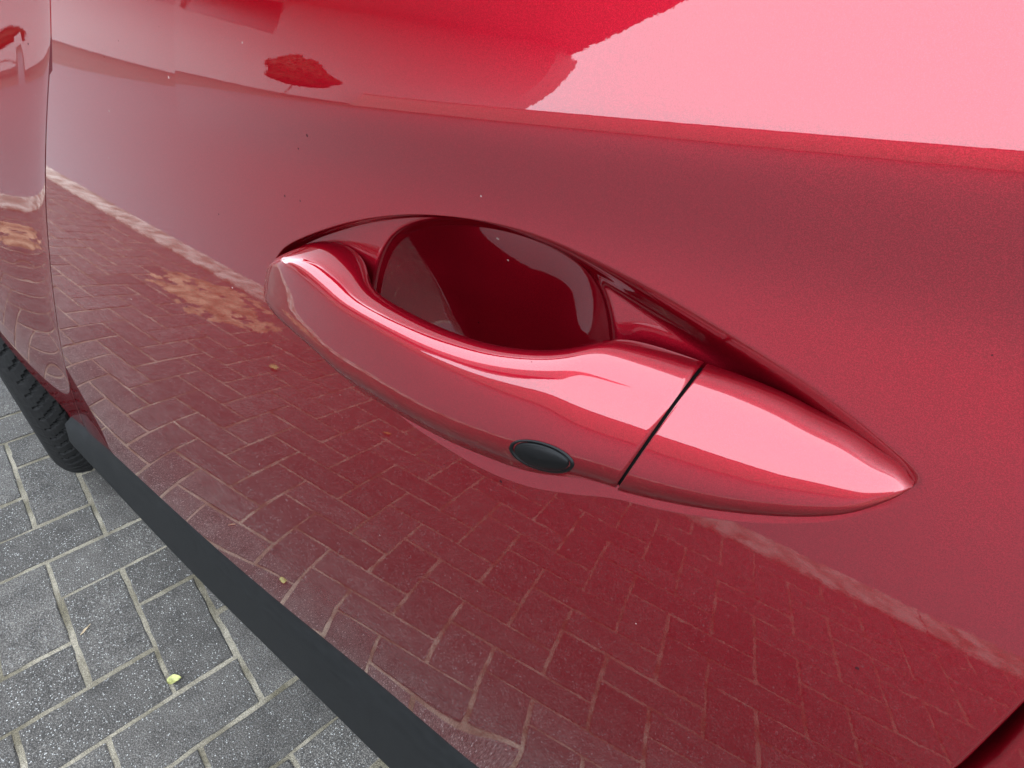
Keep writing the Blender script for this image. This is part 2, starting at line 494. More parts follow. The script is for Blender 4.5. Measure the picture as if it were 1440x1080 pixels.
def added_tree(pos, crown_z, rad, n, seed, label):  # unseen dark crown, added to mirror as a dark patch on the door
    r = np.random.default_rng(seed)
    root = empty('added_tree', pos); tag(root, label, 'tree')
    k1, k2 = 14, 28
    core = []
    for i in range(k1 + 1):
        for j in range(k2):
            th, p_ = math.pi * i / k1, 2 * math.pi * j / k2
            d = np.array([math.sin(th) * math.cos(p_), math.sin(th) * math.sin(p_), math.cos(th)])
            core.append(np.array([0, 0, crown_z]) + d * np.array(rad) * (0.88 + 0.10 * math.sin(4 * d[0] + seed) + 0.07 * math.sin(7 * d[2])))
    mesh_from('inner_crown', core, grid_faces(k1 + 1, k2, closed_c=True), M_FOL, root)
    d = r.normal(size=(n, 3)); d /= np.linalg.norm(d, axis=1)[:, None]
    c = np.array([0, 0, crown_z]) + d * np.array(rad) * (0.88 + 0.10 * np.sin(4 * d[:, :1] + seed) + 0.07 * np.sin(7 * d[:, 2:])) * r.uniform(0.95, 1.06, (n, 1))
    a = r.normal(size=(n, 3)); a /= np.linalg.norm(a, axis=1)[:, None]
    b = np.cross(a, r.normal(size=(n, 3))); b /= np.linalg.norm(b, axis=1)[:, None]
    q = np.stack([c - a * 0.09, c + b * 0.05, c + a * 0.09, c - b * 0.05], 1).reshape(-1, 3)
    mesh_from('crown', q, [(4 * i, 4 * i + 1, 4 * i + 2, 4 * i + 3) for i in range(n)], M_FOL, root, False)
    mesh_from('trunk', [(0.028 * math.cos(t * math.pi / 4), 0.028 * math.sin(t * math.pi / 4), z) for z in (0, crown_z) for t in range(8)], grid_faces(2, 8, closed_c=True), M_BARK, root)
added_tree((-19.4, -9.0, 0), 2.4, (3.0, 0.9, 0.95), 2500, 2, 'added dark tree with a flat oval crown, mirrored as a dark patch in the paint')

gw = empty('garden_wall', (5, -9.0, 0)); tag(gw, 'long low brown brick garden wall along the far side of the street', 'wall')
for nm, mbx, mt_ in (('wall_panel', MB().box((-14.4, -9.25, 0), (30, -9.0, 1.9)), M_GWALL), ('coping', MB().box((-14.5, -9.3, 1.902), (30.1, -8.94, 1.96)), M_GWALL)):
    o = mbx.build(nm, mt_, gw); o.matrix_parent_inverse = Matrix.Translation((-5, 9.0, 0))

# ------------------------------------------------------------------ car body side as a height field y = f(x, z)
def sstep(t):
    t = np.clip(t, 0, 1)
    return t * t * (3 - 2 * t)
def SP(s, r): return r * np.logaddexp(0, s / r)
def ZS(x): return 0.9550 + 0.182 * (x + 0.30)
def WW(x):
    t = np.clip(x + 0.30, 0, 0.45)
    return 0.0095 + 0.11 * t - 0.12 * t * t
GAP_X = lambda z: -0.62 - 0.0 * z
FLANK = {(0, 0): 0.119913, (1, 0): -0.010659, (2, 0): 0.013188, (3, 0): 0.00212, (0, 1): -0.000345, (1, 1): -0.033018, (2, 1): -0.018932,
         (0, 2): 0.037072, (1, 2): 0.02588, (2, 2): 0.010739, (0, 3): -0.001171, (1, 3): -0.009622}     # convex flank of the door
def flank(x, z):
    X = (np.clip(x, -1.05, 0.22) + 0.3) / 0.4
    z0 = 0.57 + 0.10 * sstep((x + 0.30) / 0.25)
    zc = np.minimum(z0 + SP(z - z0, 0.022), 0.915)               # straight below and above this band
    Z = (zc - 0.68) / 0.3
    y = 0; yz = 0
    for (i, j), k in FLANK.items():
        y = y + k * X ** i * Z ** j
        if j: yz = yz + k * j * X ** i * Z ** (j - 1) / 0.3
    q = 0.26 * sstep((-x - 0.08) / 0.25) * sstep((x + 1.02) / 0.55)     # the foot of the door rolls under
    return y + yz * (z - zc) + q * np.minimum(z - zc, 0) ** 2, yz
def body(x, z):
    x = np.asarray(x, float); z = np.asarray(z, float)
    s = z - ZS(x); w = WW(x)
    u = s + w
    zl = ZS(x) - w
    y, _ = flank(x, np.minimum(z, zl))
    _, sl = flank(x, zl)                       # slope where the flank meets the scoop under the shoulder
    fade = sstep((x + 0.48) / 0.34)
    mwd = sl + fade * (-0.085 - sl)             # scoop faces down; fades out to the front
    mt = np.maximum(0.30, sl + 0.02)
    return y + sl * np.maximum(u, 0) + (mwd - sl) * SP(u, 0.0055) + (mt - mwd) * SP(s, 0.0032 + 0.012 * (1 - fade))

def grad_normal(fun, x, z, e=2.5e-4):
    fx = (fun(x + e, z) - fun(x - e, z)) / (2 * e)
    fz = (fun(x, z + e) - fun(x, z - e)) / (2 * e)
    n = np.stack([fx, -np.ones_like(fx), fz], -1)
    return n / np.linalg.norm(n, axis=-1, keepdims=True)

def on_body(pts, zeta=0.0):
    """photo points -> (x, z) on the body side, zeta metres proud of it"""
    P = np.asarray(pts, float)
    r = np.stack([P[..., 0] - 720, P[..., 1] - 540, np.full(P.shape[:-1], FPX)], -1) @ CAM_M.T
    t = 0.13 / r[..., 1]
    for _ in range(80):
        x = t * r[..., 0]; z = CAM_H + t * r[..., 2]
        t = t + 0.45 * (body(x, z) - zeta - t * r[..., 1]) / r[..., 1]
    return np.stack([t * r[..., 0], CAM_H + t * r[..., 2]], -1)

car = empty('car', (-0.3, 1.0, 0))
tag(car, 'glossy red car parked on grey herringbone pavers, front door handle close up', 'car')
CAR_OFF = Vector((-0.3, 1.0, 0))
def to_car(o):
    """parent to the car, keeping the mesh where it was built (world coordinates)"""
    o.parent = car
    o.matrix_parent_inverse = Matrix.Translation(-CAR_OFF)
    return o

# ---- handle pocket outline in the door plane
pocket_px = [(381, 386), (386, 368), (400, 349), (425, 335), (460, 322), (500, 311), (550, 304), (600, 303), (660, 309), (720, 322), (780, 343),
             (850, 376), (930, 418), (1000, 459), (1080, 508), (1160, 561), (1230, 616), (1275, 655), (1291, 676),
             (1283, 693), (1240, 714), (1160, 734), (1050, 734), (940, 718), (860, 700), (800, 694), (740, 683), (680, 660), (620, 625),
             (580, 598), (545, 568), (490, 520), (430, 468), (392, 420)]
pocket = on_body(pocket_px)
NT = 900
OUT = resample(pocket, NT, closed=True)
bowl_px = [(512, 372), (522, 345), (540, 325), (570, 313), (610, 309), (670, 315), (720, 328), (770, 348), (810, 370), (838, 398), (850, 440),
           (856, 530), (850, 640), (800, 720), (700, 740), (600, 700), (530, 620), (505, 540), (501, 470), (505, 410)]
BOWL = resample(on_body(bowl_px), 300, closed=True)

def inside_dist(P, poly):
    """signed distance of points (n,2) to a closed polygon (positive inside)"""
    A = poly; B = np.roll(poly, -1, 0)
    d = np.full(len(P), 1e9); ins = np.zeros(len(P), bool)
    for c0 in range(0, len(P), 20000):
        p = P[c0:c0 + 20000]
        ab = B - A
        ap = p[:, None] - A[None]
        t = np.clip((ap * ab[None]).sum(-1) / (ab * ab).sum(-1)[None], 0, 1)
        q = ap - t[..., None] * ab[None]
        d[c0:c0 + 20000] = np.sqrt((q * q).sum(-1)).min(1)
        cy = (A[None, :, 1] > p[:, None, 1]) != (B[None, :, 1] > p[:, None, 1])
        xc = A[None, :, 0] + (p[:, None, 1] - A[None, :, 1]) * (ab[None, :, 0]) / np.where(np.abs(ab[None, :, 1]) < 1e-12, 1e-12, ab[None, :, 1])
        ins[c0:c0 + 20000] = (np.sum(cy & (p[:, None, 0] < xc), 1) % 2) == 1
    return np.where(ins, d, -d)

OUTS = resample(pocket, 800, closed=True)
OUTC = resample(pocket, 110, closed=True)
AX0, AX1 = on_body([(380, 390)])[0], on_body([(1287, 680)])[0]
AXD = (AX1 - AX0) / np.linalg.norm(AX1 - AX0)
AXN = np.array([-AXD[1], AXD[0]])
HLEN = np.linalg.norm(AX1 - AX0)
BC = on_body([(596, 592)])[0]
_ba = np.arctan2(BOWL[:, 1] - BC[1], BOWL[:, 0] - BC[0]); _o = np.argsort(_ba)
_bt, _br = _ba[_o], np.linalg.norm(BOWL - BC, axis=1)[_o]
_ang = np.linspace(-math.pi, math.pi, 721)[:-1]
_rad = np.interp(_ang, _bt, _br, period=2 * math.pi)
_ker = np.exp(-0.5 * (np.arange(-30, 31) / 9.0) ** 2); _ker /= _ker.sum()
_rad = np.convolve(np.r_[_rad[-30:], _rad, _rad[:30]], _ker, 'valid')
def polar_r(q):
    """0 at the bowl's centre, 1 on its rim"""
    d = q - BC
    return np.linalg.norm(d, axis=1) / np.interp(np.arctan2(d[:, 1], d[:, 0]), _ang, _rad, period=2 * math.pi)
def pocket_depth(x, z):
    sh = np.shape(x)
    P = np.stack([np.ravel(x), np.ravel(z)], -1)
    near = (np.abs((P - AX0) @ AXN - 0.01) < 0.07) & ((P - AX0) @ AXD > -0.04) & ((P - AX0) @ AXD < HLEN + 0.04)
    D = np.zeros(len(P))
    if near.any():
        q = P[near]
        a = (q - AX0) @ AXD / HLEN
        s1 = inside_dist(q, OUTC)
        cl = (s1 > -0.004) & (s1 < 0.031)
        s1[cl] = inside_dist(q[cl], OUTS)
        s2 = 1 - polar_r(q)
        soft = 0.0028 + 0.010 * sstep((a - 0.42) / 0.35)        # lip gets softer to the rear
        dsh = 0.0065 * (1 - 0.35 * sstep((a - 0.65) / 0.35))
        d1 = dsh * sstep((s1 + soft * 0.12) / soft)
        kb = sstep(((q - AX0) @ AXN + 0.000) / -0.022)           # the lower lip is a shallow, crisp-edged scallop
        d1 = d1 * (1 - kb) + kb * (0.0028 * (1 - (1 - np.clip(s1 / 0.030, 0, 1)) ** 2) + (dsh - 0.0028) * sstep((s1 - 0.009) / 0.012))
        t = np.clip(s2, 0, 1)
        d2 = 0.034 * (1 - (1 - t) ** 2.2) * sstep((s2 + 0.012) / 0.075) * (1 - kb + kb * sstep((s1 - 0.008) / 0.011))
        D[near] = d1 + d2
    return D.reshape(sh)
def door_f(x, z): return body(x, z) + pocket_depth(x, z)

# ---- front door skin: rings run from the pocket outline out to the door's edges, and from the outline inwards
gap_front = on_body([(73, 60), (70, 105), (66, 180), (65, 280), (72, 380), (85, 480)])
gap_front = np.vstack([gap_front, on_body([(98, 560)]) * 0 + np.array([[-0.860, 0.372]])])
d0 = gap_front[0]
gap_front = np.vstack([[(d0[0] + 0.03, 1.12)], gap_front])
corner_fl = gap_front[-1]
bottom_px = np.array([(-0.845, 0.368), (-0.80, 0.392), (-0.70, 0.437), (-0.55, 0.474), (-0.40, 0.490), (-0.25, 0.497), (-0.12, 0.524), (-0.03, 0.534)])
gap_rear = on_body([(1440, 975), (1390, 1027), (1340, 1075)])
gx = gap_rear[0, 0]
rear_edge = np.array([[gx - 0.003, 1.12], [gx - 0.002, 1.0], gap_rear[0], gap_rear[2], [gap_rear[2, 0] - 0.002, 0.75], [gap_rear[2, 0] - 0.004, 0.6], [gap_rear[2, 0] - 0.006, 0.542]])
bot = np.vstack([bottom_px, [[gap_rear[2, 0] - 0.006, 0.54]]])

def side(pts, n, smooth=True): return resample(pts, n + 1, smooth=smooth)[:-1]
# outline index 0 is the front tip; order goes over the top to the rear tip, then back underneath (clockwise in the picture)
i_rear = int(np.argmin(np.linalg.norm(OUT - AX1, axis=1)))
nA = int(i_rear * 0.12); nR1 = int(i_rear * 0.90)
nR2 = i_rear + int((NT - i_rear) * 0.22)
nF = NT - int((NT - i_rear) * 0.10)
top = np.array([gap_front[0], [rear_edge[0, 0], 1.12]])
half_front = side(gap_front[::-1], nA + (NT - nF))
OB = np.vstack([side(top, nR1 - nA, False), side(rear_edge, nR2 - nR1, False), side(bot[::-1], nF - nR2), half_front])
OB = np.roll(OB, nA, axis=0)
assert len(OB) == NT
def rounded(x, z, P, N):
    return P, N
NR_OUT, NR_IN = 170, 100
spine0, spine1 = AX0 + AXD * 0.035 + AXN * 0.004, AX0 + AXD * (HLEN - 0.045)
ts = np.clip(((OUT - spine0) @ (spine1 - spine0)) / ((spine1 - spine0) @ (spine1 - spine0)), 0, 1)
SPN = spine0 + ts[:, None] * (spine1 - spine0)
rings = []
for i in range(NR_IN):
    k = i / NR_IN
    k = 1 - (1 - k) ** 1.6
    rings.append(SPN + (OUT - SPN) * k)
for i in range(NR_OUT + 1):
    k = i / NR_OUT
    k = 0.13 * k + 0.87 * k ** 1.8
    rings.append(OUT + (OB - OUT) * k)
XZ = np.array(rings)
Y = door_f(XZ[..., 0], XZ[..., 1])
Nn = grad_normal(door_f, XZ[..., 0], XZ[..., 1])
P = np.stack([XZ[..., 0], Y, XZ[..., 1]], -1)
# rolled-over hem: the skin turns inwards round every edge of the door
cen = P[-1].mean(0)
tang = np.roll(P[-1], -1, 0) - np.roll(P[-1], 1, 0)
tang /= np.linalg.norm(tang, axis=1, keepdims=True)
nout = np.cross(tang, Nn[-1])
sgn = np.sign(((P[-1] - cen) * nout).sum(1)); nout *= np.sign(sgn.sum())
low = sstep((0.565 - P[-1][:, 2]) / 0.025) * sstep((P[-1][:, 0] + 0.84) / 0.30)   # along the sill the hem is a wider chamfer
ext, extN = [], []
for k, (o_, d_) in enumerate([(0.0010, 0.0004), (0.0017, 0.0013), (0.0020, 0.003), (0.0022, 0.02)]):
    ext.append(P[-1] + nout * (o_ * (1 - low))[:, None] - Nn[-1] * (d_ * (1 - low))[:, None]
               + low[:, None] * np.array([0.0, (0.0, 0.0018, 0.006, 0.03)[k], -(0.0003, 0.008, 0.025, 0.027)[k]]))
    ang = np.array([0.6, 1.1, 1.4, 1.57])[k]
    n_ = (Nn[-1] * math.cos(ang) + nout * math.sin(ang)) * (1 - low)[:, None] + low[:, None] * np.array([0, -0.85, -0.53])
    extN.append(n_ / np.linalg.norm(n_, axis=1, keepdims=True))
P = np.concatenate([P, np.array(ext)], 0)
Nn = np.concatenate([Nn, np.array(extN)], 0)
door = to_car(grid('front_door', P, M_PAINT, closed_c=True, N=Nn))
# ---- handle
def at3(xz, zeta):
    return np.stack([xz[..., 0], body(xz[..., 0], xz[..., 1]) - zeta, xz[..., 1]], -1)

def loft(pairs, zin, ztop, zbot, zout, hprof, hprof2, n_sec=150, n_ring=72):
    """pairs: (top photo point, bottom photo point); z*: heights above the door skin at each pair"""
    k = len(pairs)
    zin, ztop, zbot, zout = [np.asarray(v, float) for v in (zin, ztop, zbot, zout)]
    T = np.array([on_body([p[0]], zt)[0] for p, zt in zip(pairs, ztop)])
    B = np.array([on_body([p[1]], zb)[0] for p, zb in zip(pairs, zbot)])
    data = np.c_[T, B, zin, zout]
    D = resample(data, n_sec)
    ker = np.exp(-0.5 * (np.arange(-12, 13) / 3.5) ** 2); ker /= ker.sum()
    Dp = np.concatenate([2 * D[0] - D[12:0:-1], D, 2 * D[-1] - D[-2:-14:-1]])
    D = np.stack([np.convolve(Dp[:, i], ker, 'valid') for i in range(D.shape[1])], -1)
    S = []
    for i_, row in enumerate(D):
        kk = float(sstep((i_ / (n_sec - 1) - 0.45) / 0.45)) if hprof is not hprof2 else 0.0
        t, b, zi, zo = row[0:2], row[2:4], row[4], row[5]
        th = zo - zi
        hpk = np.array(hprof) * (1 - kk) + np.array(hprof2) * kk
        pts = np.array([[h, zi + f_ * th] for h, f_ in hpk])
        ring = resample(pts * np.array([1, 30.0]), n_ring, closed=True) / np.array([1, 30.0])
        xz = b + ring[:, :1] * (t - b)
        S.append(at3(xz, ring[:, 1]))
    return np.array(S)

def cap_ends(S):
    """closes both ends of a loft by shrinking rings to their centre"""
    a, b = S[0], S[-1]
    pre = [a.mean(0) + (a - a.mean(0)) * k for k in (0.02, 0.5, 0.9)]
    post = [b.mean(0) + (b - b.mean(0)) * k for k in (0.9, 0.5, 0.02)]
    return np.concatenate([np.array(pre), S, np.array(post)], 0)

hp = [(0.95, 0.05), (1.0, 0.26), (0.998, 0.55), (0.972, 0.82), (0.918, 0.935), (0.80, 0.975), (0.62, 1.0), (0.45, 1.02), (0.36, 1.01), (0.30, 0.965),
      (0.22, 0.855), (0.11, 0.64), (0.02, 0.44), (0.0, 0.30), (0.04, 0.10), (0.2, 0.0), (0.75, 0.0)]
hp2 = [(0.95, 0.05), (1.0, 0.24), (0.985, 0.46), (0.93, 0.68), (0.85, 0.82), (0.74, 0.92), (0.6, 0.985), (0.45, 1.02), (0.36, 1.01), (0.29, 0.965),
       (0.21, 0.855), (0.11, 0.66), (0.02, 0.46), (0.0, 0.30), (0.04, 0.10), (0.2, 0.0), (0.75, 0.0)]
pairs = [((381, 388), (379, 402)), ((388, 374), (380, 420)), ((402, 357), (387, 442)), ((420, 347), (402, 465)), ((440, 343), (420, 483)),
         ((465, 348), (440, 501)), ((486, 361), (458, 514)), ((498, 378), (472, 524)), ((508, 403), (486, 533)), ((535, 423), (510, 547)),
         ((575, 446), (545, 566)), ((620, 467), (588, 590)), ((680, 487), (640, 617)), ((740, 496), (700, 642)), ((790, 496), (740, 659)),
         ((830, 487), (775, 672)), ((862, 478), (800, 680)), ((900, 487), (822, 686)), ((940, 500), (840, 691)), ((984, 516), (860, 697))]
zout = [0.002, 0.007, 0.0115, 0.0145, 0.0165, 0.018, 0.019, 0.0198, 0.0205, 0.021, 0.0216, 0.022, 0.022, 0.022, 0.0218, 0.0214, 0.021, 0.0205, 0.020, 0.0195]
zin = [-0.004, -0.006, -0.008, -0.009, -0.010, -0.010, -0.009, -0.005, 0.003, 0.006, 0.0075, 0.008, 0.008, 0.0075, 0.006, 0.002, -0.003, -0.004, -0.004, -0.004]
ztop = [0.0, 0.001, 0.001, 0.001, 0.001, 0.001, 0.001, 0.004, 0.009, 0.011, 0.0125, 0.013, 0.013, 0.0125, 0.0115, 0.009, 0.004, 0.003, 0.003, 0.003]
zbot = [z * 0.5 for z in zout]
Sg = loft(pairs, zin, ztop, zbot, zout, hp, hp2)
handle = grid('door_handle', cap_ends(Sg), M_PAINT, closed_c=True)
handle.parent = door
pairs_c = [((989, 518), (864, 698)), ((1040, 536), (905, 708)), ((1100, 562), (970, 720)), ((1150, 586), (1040, 728)), ((1200, 614), (1112, 732)),
           ((1240, 640), (1180, 727)), ((1268, 660), (1232, 711)), ((1281, 671), (1268, 694)), ((1286, 679), (1283, 685))]
zo_c = [0.0195, 0.0188, 0.0175, 0.0155, 0.0125, 0.0092, 0.0058, 0.0030, 0.0008]
zi_c = [-0.004] * 8 + [-0.003]
Sc = loft(pairs_c, zi_c, [0.003, 0.003, 0.003, 0.002, 0.002, 0.001, 0.001, 0.0, 0.0], [z * 0.45 for z in zo_c], zo_c, hp2, hp2)
cap = grid('handle_cap', cap_ends(Sc), M_PAINT, closed_c=True)
cap.parent = door
for o in (handle, cap):
    bm = bmesh.new(); bm.from_mesh(o.data); bmesh.ops.recalc_face_normals(bm, faces=bm.faces); bm.to_mesh(o.data); bm.free()
    o.data.polygons.foreach_set('use_smooth', np.ones(len(o.data.polygons), bool))
# dark filler inside the seam between handle and cap
seam = np.array([Sg[-1].mean(0) + (Sg[-1] - Sg[-1].mean(0)) * 0.93, Sc[0].mean(0) + (Sc[0] - Sc[0].mean(0)) * 0.93])
sm = grid('handle_seam', seam, M_DARK, closed_c=True); sm.parent = door

# ---- keyless lock button: an oval on the handle's lower face
def px_ray(px, py):
    r = CAM_M @ np.array([px - 720, py - 540, FPX]); r /= np.linalg.norm(r)
    return Vector((0, 0, CAM_H)), Vector(r)
def bvh_of(o):
    me = o.data
    return BVHTree.FromPolygons([v.co.copy() for v in me.vertices], [tuple(p.vertices) for p in me.polygons])
bh = bvh_of(handle)
ca, sa = math.cos(R(17.5)), math.sin(R(17.5))
rows = []
for rr, lift in ((1.13, -0.0004), (1.10, 0.0005), (1.03, 0.0007), (1.00, 0.0005), (0.975, -0.0003), (0.95, -0.0003), (0.925, 0.0005), (0.88, 0.0008), (0.75, 0.0012), (0.5, 0.0015), (0.25, 0.0017), (0.01, 0.0018)):
    row = []
    for k in range(56):
        th = 2 * math.pi * k / 56
        ex, ey = 42.5 * rr * math.cos(th), 17.0 * rr * math.sin(th)
        o_, d_ = px_ray(762 + ex * ca - ey * sa, 641 + ex * sa + ey * ca)
        loc, nor, _, _ = bh.ray_cast(o_, d_)
        if nor.dot(d_) > 0: nor = -nor
        row.append(tuple(loc + nor * lift))
    rows.append(row)
btn = grid('lock_button', rows, M_BLACK, closed_c=True); btn.parent = door

# ---- black rubber seat where the handle's front foot enters the pocket
seal_pts = on_body([(488, 376), (499, 380), (505, 391), (503, 403), (494, 398)], -0.002)
ring0 = at3(seal_pts, np.full(5, 0.003)); ring1 = at3(seal_pts, np.full(5, -0.012))
mb = MB(); mb.V = [tuple(p) for p in ring0] + [tuple(p) for p in ring1]
mb.F = [(0, 1, 2, 3, 4), (9, 8, 7, 6, 5)] + [(i, (i + 1) % 5, 5 + (i + 1) % 5, 5 + i) for i in range(5)]
sl = mb.build('rubber_seal', M_BLACK); sl.parent = door

# ---- front fender with its flared wheel arch
AC = (-1.31, 0.345); AR = 0.395
gapc = resample(gap_front, 90)
def fender_f(x, z):
    gxz = np.interp(z, gapc[::-1, 1], gapc[::-1, 0])
    d = np.maximum(0, gxz - x)
    flare = 0.036 * (1 - np.exp(-(d / 0.13) ** 1.5)) * (1 - 0.55 * sstep((z - 0.85) / 0.15))
    return body(np.maximum(x, gxz - 0.25), z) - flare
nu, nv = 110, 130
Pf = np.zeros((nv, nu, 2))
arch_a = np.linspace(math.pi * 0.985 - math.pi, math.pi, nu)   # rear foot of the arch round to the front foot
for j, a in enumerate(np.linspace(-0.16, math.pi + 0.16, nu)):
    inner = np.array([AC[0] + AR * math.cos(a), AC[1] + AR * math.sin(a)])
    u = j / (nu - 1)
    # outer boundary: the door gap, then the bonnet line, then the bumper
    if u < 0.42:
        outer = resample(gap_front[::-1], 100)[int(u / 0.42 * 99)] + np.array([-0.0020, 0])
    elif u < 0.85:
        t = (u - 0.42) / 0.43
        outer = np.array([gap_front[0, 0] - 0.0045 + (-1.95 - gap_front[0, 0]) * t, 1.12 - 0.20 * t ** 1.5])
    else:
        t = (u - 0.85) / 0.15
        outer = np.array([-1.95, 0.92 - 0.62 * t])
    for i in range(nv):
        k = i / (nv - 1)
        Pf[i, j] = inner + (outer - inner) * k
yf = fender_f(Pf[..., 0], Pf[..., 1])
nf = grad_normal(fender_f, Pf[..., 0], Pf[..., 1])
P3 = np.stack([Pf[..., 0], yf, Pf[..., 1]], -1)
inn = P3[0] + np.array([0, 0.02, 0]); e2 = P3[-1] + np.array([0.0, 0.015, 0])
nin = np.stack([AC[0] - Pf[0][:, 0], np.zeros(nu), AC[1] - Pf[0][:, 1]], -1); nin /= np.linalg.norm(nin, axis=1, keepdims=True)
P3 = np.concatenate([inn[None], P3, e2[None]], 0)
nf = np.concatenate([nin[None], nf, nf[-1:]], 0)
to_car(grid('front_fender', P3, M_PAINT, N=nf))

# black backing behind the panel gaps
back = np.stack([gapc[:, 0], body(gapc[:, 0], gapc[:, 1]) + 0.012, gapc[:, 1]], -1)
to_car(grid('door_seal', np.array([back + np.array([-0.03, 0.004, 0]), back + np.array([0.03, 0.0, 0])]), M_DARK))
rg = resample(rear_edge, 60)
back = np.stack([rg[:, 0], body(rg[:, 0], rg[:, 1]) + 0.012, rg[:, 1]], -1)
to_car(grid('door_seal', np.array([back + np.array([-0.03, 0.0, 0]), back + np.array([0.03, 0.0, 0])]), M_DARK))

# ---- rear door and rear quarter (outside the frame but for the corner at the lower right)
def strip(name, edge0, edge1, n, m, nrow=60):
    e0, e1 = resample(edge0, nrow), resample(edge1, nrow)
    G = np.array([e0 + (e1 - e0) * k for k in np.linspace(0, 1, n)])
    y = body(G[..., 0], G[..., 1]); nn = grad_normal(body, G[..., 0], G[..., 1])
    P3 = np.stack([G[..., 0], y, G[..., 1]], -1)
    hem = P3[0] + np.array([0.0, 0.012, 0]); hem0 = P3[0] + np.array([-0.0012, 0.0012, 0])
    hn = np.tile(np.array([[-1.0, 0, 0]]), (nrow, 1))
    P3 = np.concatenate([hem[None], hem0[None], P3], 0); nn = np.concatenate([hn[None], hn[None] * 0.8 + nn[:1] * 0.6, nn], 0)
    return to_car(grid(name, P3, m, N=nn))
re_ = rear_edge + np.array([0.0062, 0])
strip('rear_door', re_, [(1.02, 1.13), (1.0, 0.9), (0.86, 0.7), (0.80, 0.46)], 60, M_PAINT)
AC2 = (1.42, 0.345)
qp = []
for j, a in enumerate(np.linspace(math.pi + 0.16, -0.16, 60)):
    inner = np.array([AC2[0] + AR * math.cos(a), AC2[1] + AR * math.sin(a)])
    u = j / 59
    if u < 0.4: outer = np.array([0.805 + 0.22 * (u / 0.4), 0.40 + 0.73 * u / 0.4])
    elif u < 0.8: outer = np.array([1.025 + 0.95 * (u - 0.4) / 0.4, 1.13])
    else: outer = np.array([1.975, 1.13 - 0.8 * (u - 0.8) / 0.2])
    qp.append([inner + (outer - inner) * k for k in np.linspace(0, 1, 40)])
qp = np.array(qp).transpose(1, 0, 2)
yq = body(np.minimum(qp[..., 0], 0.4), qp[..., 1])
to_car(grid('rear_quarter', np.stack([qp[..., 0], yq, qp[..., 1]], -1), M_PAINT))

# ---- sill cladding
def cladding(x0, x1, name, rise0=0.0):
    xs = np.linspace(x0, x1, 160)
    bot_s = resample(bot, 120)
    bot_s = bot_s[np.argsort(bot_s[:, 0])]
    sec = []
    for x in xs:
        zd = float(np.interp(x, bot_s[:, 0], bot_s[:, 1]))
        zt = zd - 0.026 * float(sstep((x + 0.80) / 0.40))
        zb = 0.222
        k = min(1, max(0, (x + 0.90) / 0.34))
        zb = zb + (1 - k) ** 1.3 * 0.085
        yd = float(body(np.array(x), np.array(zd))) + 0.012
        yo = min(yd, 0.160) - 0.010 * (1 - k)
        ym = 0.146 - 0.006 * (1 - k)
        sec.append([(x, yd + 0.05, zt + 0.004), (x, yd + 0.004, zt + 0.002), (x, yo + 0.009, zt - 0.0005), (x, yo + 0.005, zt - 0.004), (x, yo * 0.45 + ym * 0.55, zt * 0.5 + zb * 0.5 + 0.02),
                    (x, ym - 0.001, zb + 0.018), (x, ym, zb + 0.006), (x, ym + 0.003, zb), (x, ym + 0.010, zb - 0.002), (x, ym + 0.12, zb + 0.004)])
    o = grid(name, sec, M_CLAD)
    return to_car(o)
cladding(-0.905, 1.02, 'sill_cladding')

# arch trim piece in front of the sill (dark edge at the foot of the wheel arch) and the wheel-house lining
tr = []
for a in np.linspace(0.02, math.pi + 0.1, 80):
    cx, cz = math.cos(a), math.sin(a)
    row = []
    for dr, dy in ((0.004, 0.014), (0.002, 0.002), (-0.004, 0.0), (-0.018, 0.004), (-0.022, 0.03), (-0.022, 0.36)):
        rad = AR + dr
        x, z = AC[0] + rad * cx, AC[1] + rad * cz
        yb = float(fender_f(np.array(AC[0] + AR * cx), np.array(AC[1] + AR * cz)))
        row.append((x, yb + dy + 0.004, z))
    tr.append(row)
to_car(grid('wheel_arch_liner', tr, M_LINER))
tr2 = [[(AC2[0] + (AR - 0.004) * math.cos(a), 0.165 + d, AC2[1] + (AR - 0.004) * math.sin(a)) for d in (0, 0.35)] for a in np.linspace(-0.3, math.pi + 0.3, 50)]
to_car(grid('wheel_arch_liner', tr2, M_LINER))

# ---- underbody, far side, upper body
mb = MB()
mb.box((-0.88, 0.26, 0.20), (1.0, 1.85, 0.32)); mb.box((-2.0, 0.52, 0.22), (-0.88, 1.55, 0.5)); mb.box((1.0, 0.52, 0.24), (2.05, 1.55, 0.5))
to_car(mb.build('underbody', M_DARK))
# greenhouse: belt -> roof, lofted across stations
def poly_side(name, pts, m):
    """thick-looking side glass from a ring of (x, z) with tumblehome"""
    P3 = [(x, 0.165 + 0.36 * max(0, z - 1.12) / 0.45 * 0.8, z) for x, z in pts]
    o = MB().prism(P3, (0, 0.005, 0)).build(name, m)
    return to_car(o)
poly_side('window_glass', [(-0.55, 1.13), (0.06, 1.13), (0.02, 1.52), (-0.10, 1.52)], M_GLASS)
poly_side('window_glass', [(0.11, 1.13), (0.98, 1.13), (0.80, 1.50), (0.07, 1.52)], M_GLASS)
for pts in ([(-0.66, 1.125), (-0.55, 1.125), (-0.10, 1.525), (-0.14, 1.56)], [(0.06, 1.125), (0.11, 1.125), (0.07, 1.525), (0.02, 1.525)], [(0.98, 1.125), (1.5, 1.125), (1.25, 1.50), (0.80, 1.50)]):
    poly_side('pillar', pts, M_PAINT if pts[0][0] != 0.06 else M_BLACK)
def yb_(z): return 0.165 + 0.288 * (z - 1.12) / 0.45
roof = []
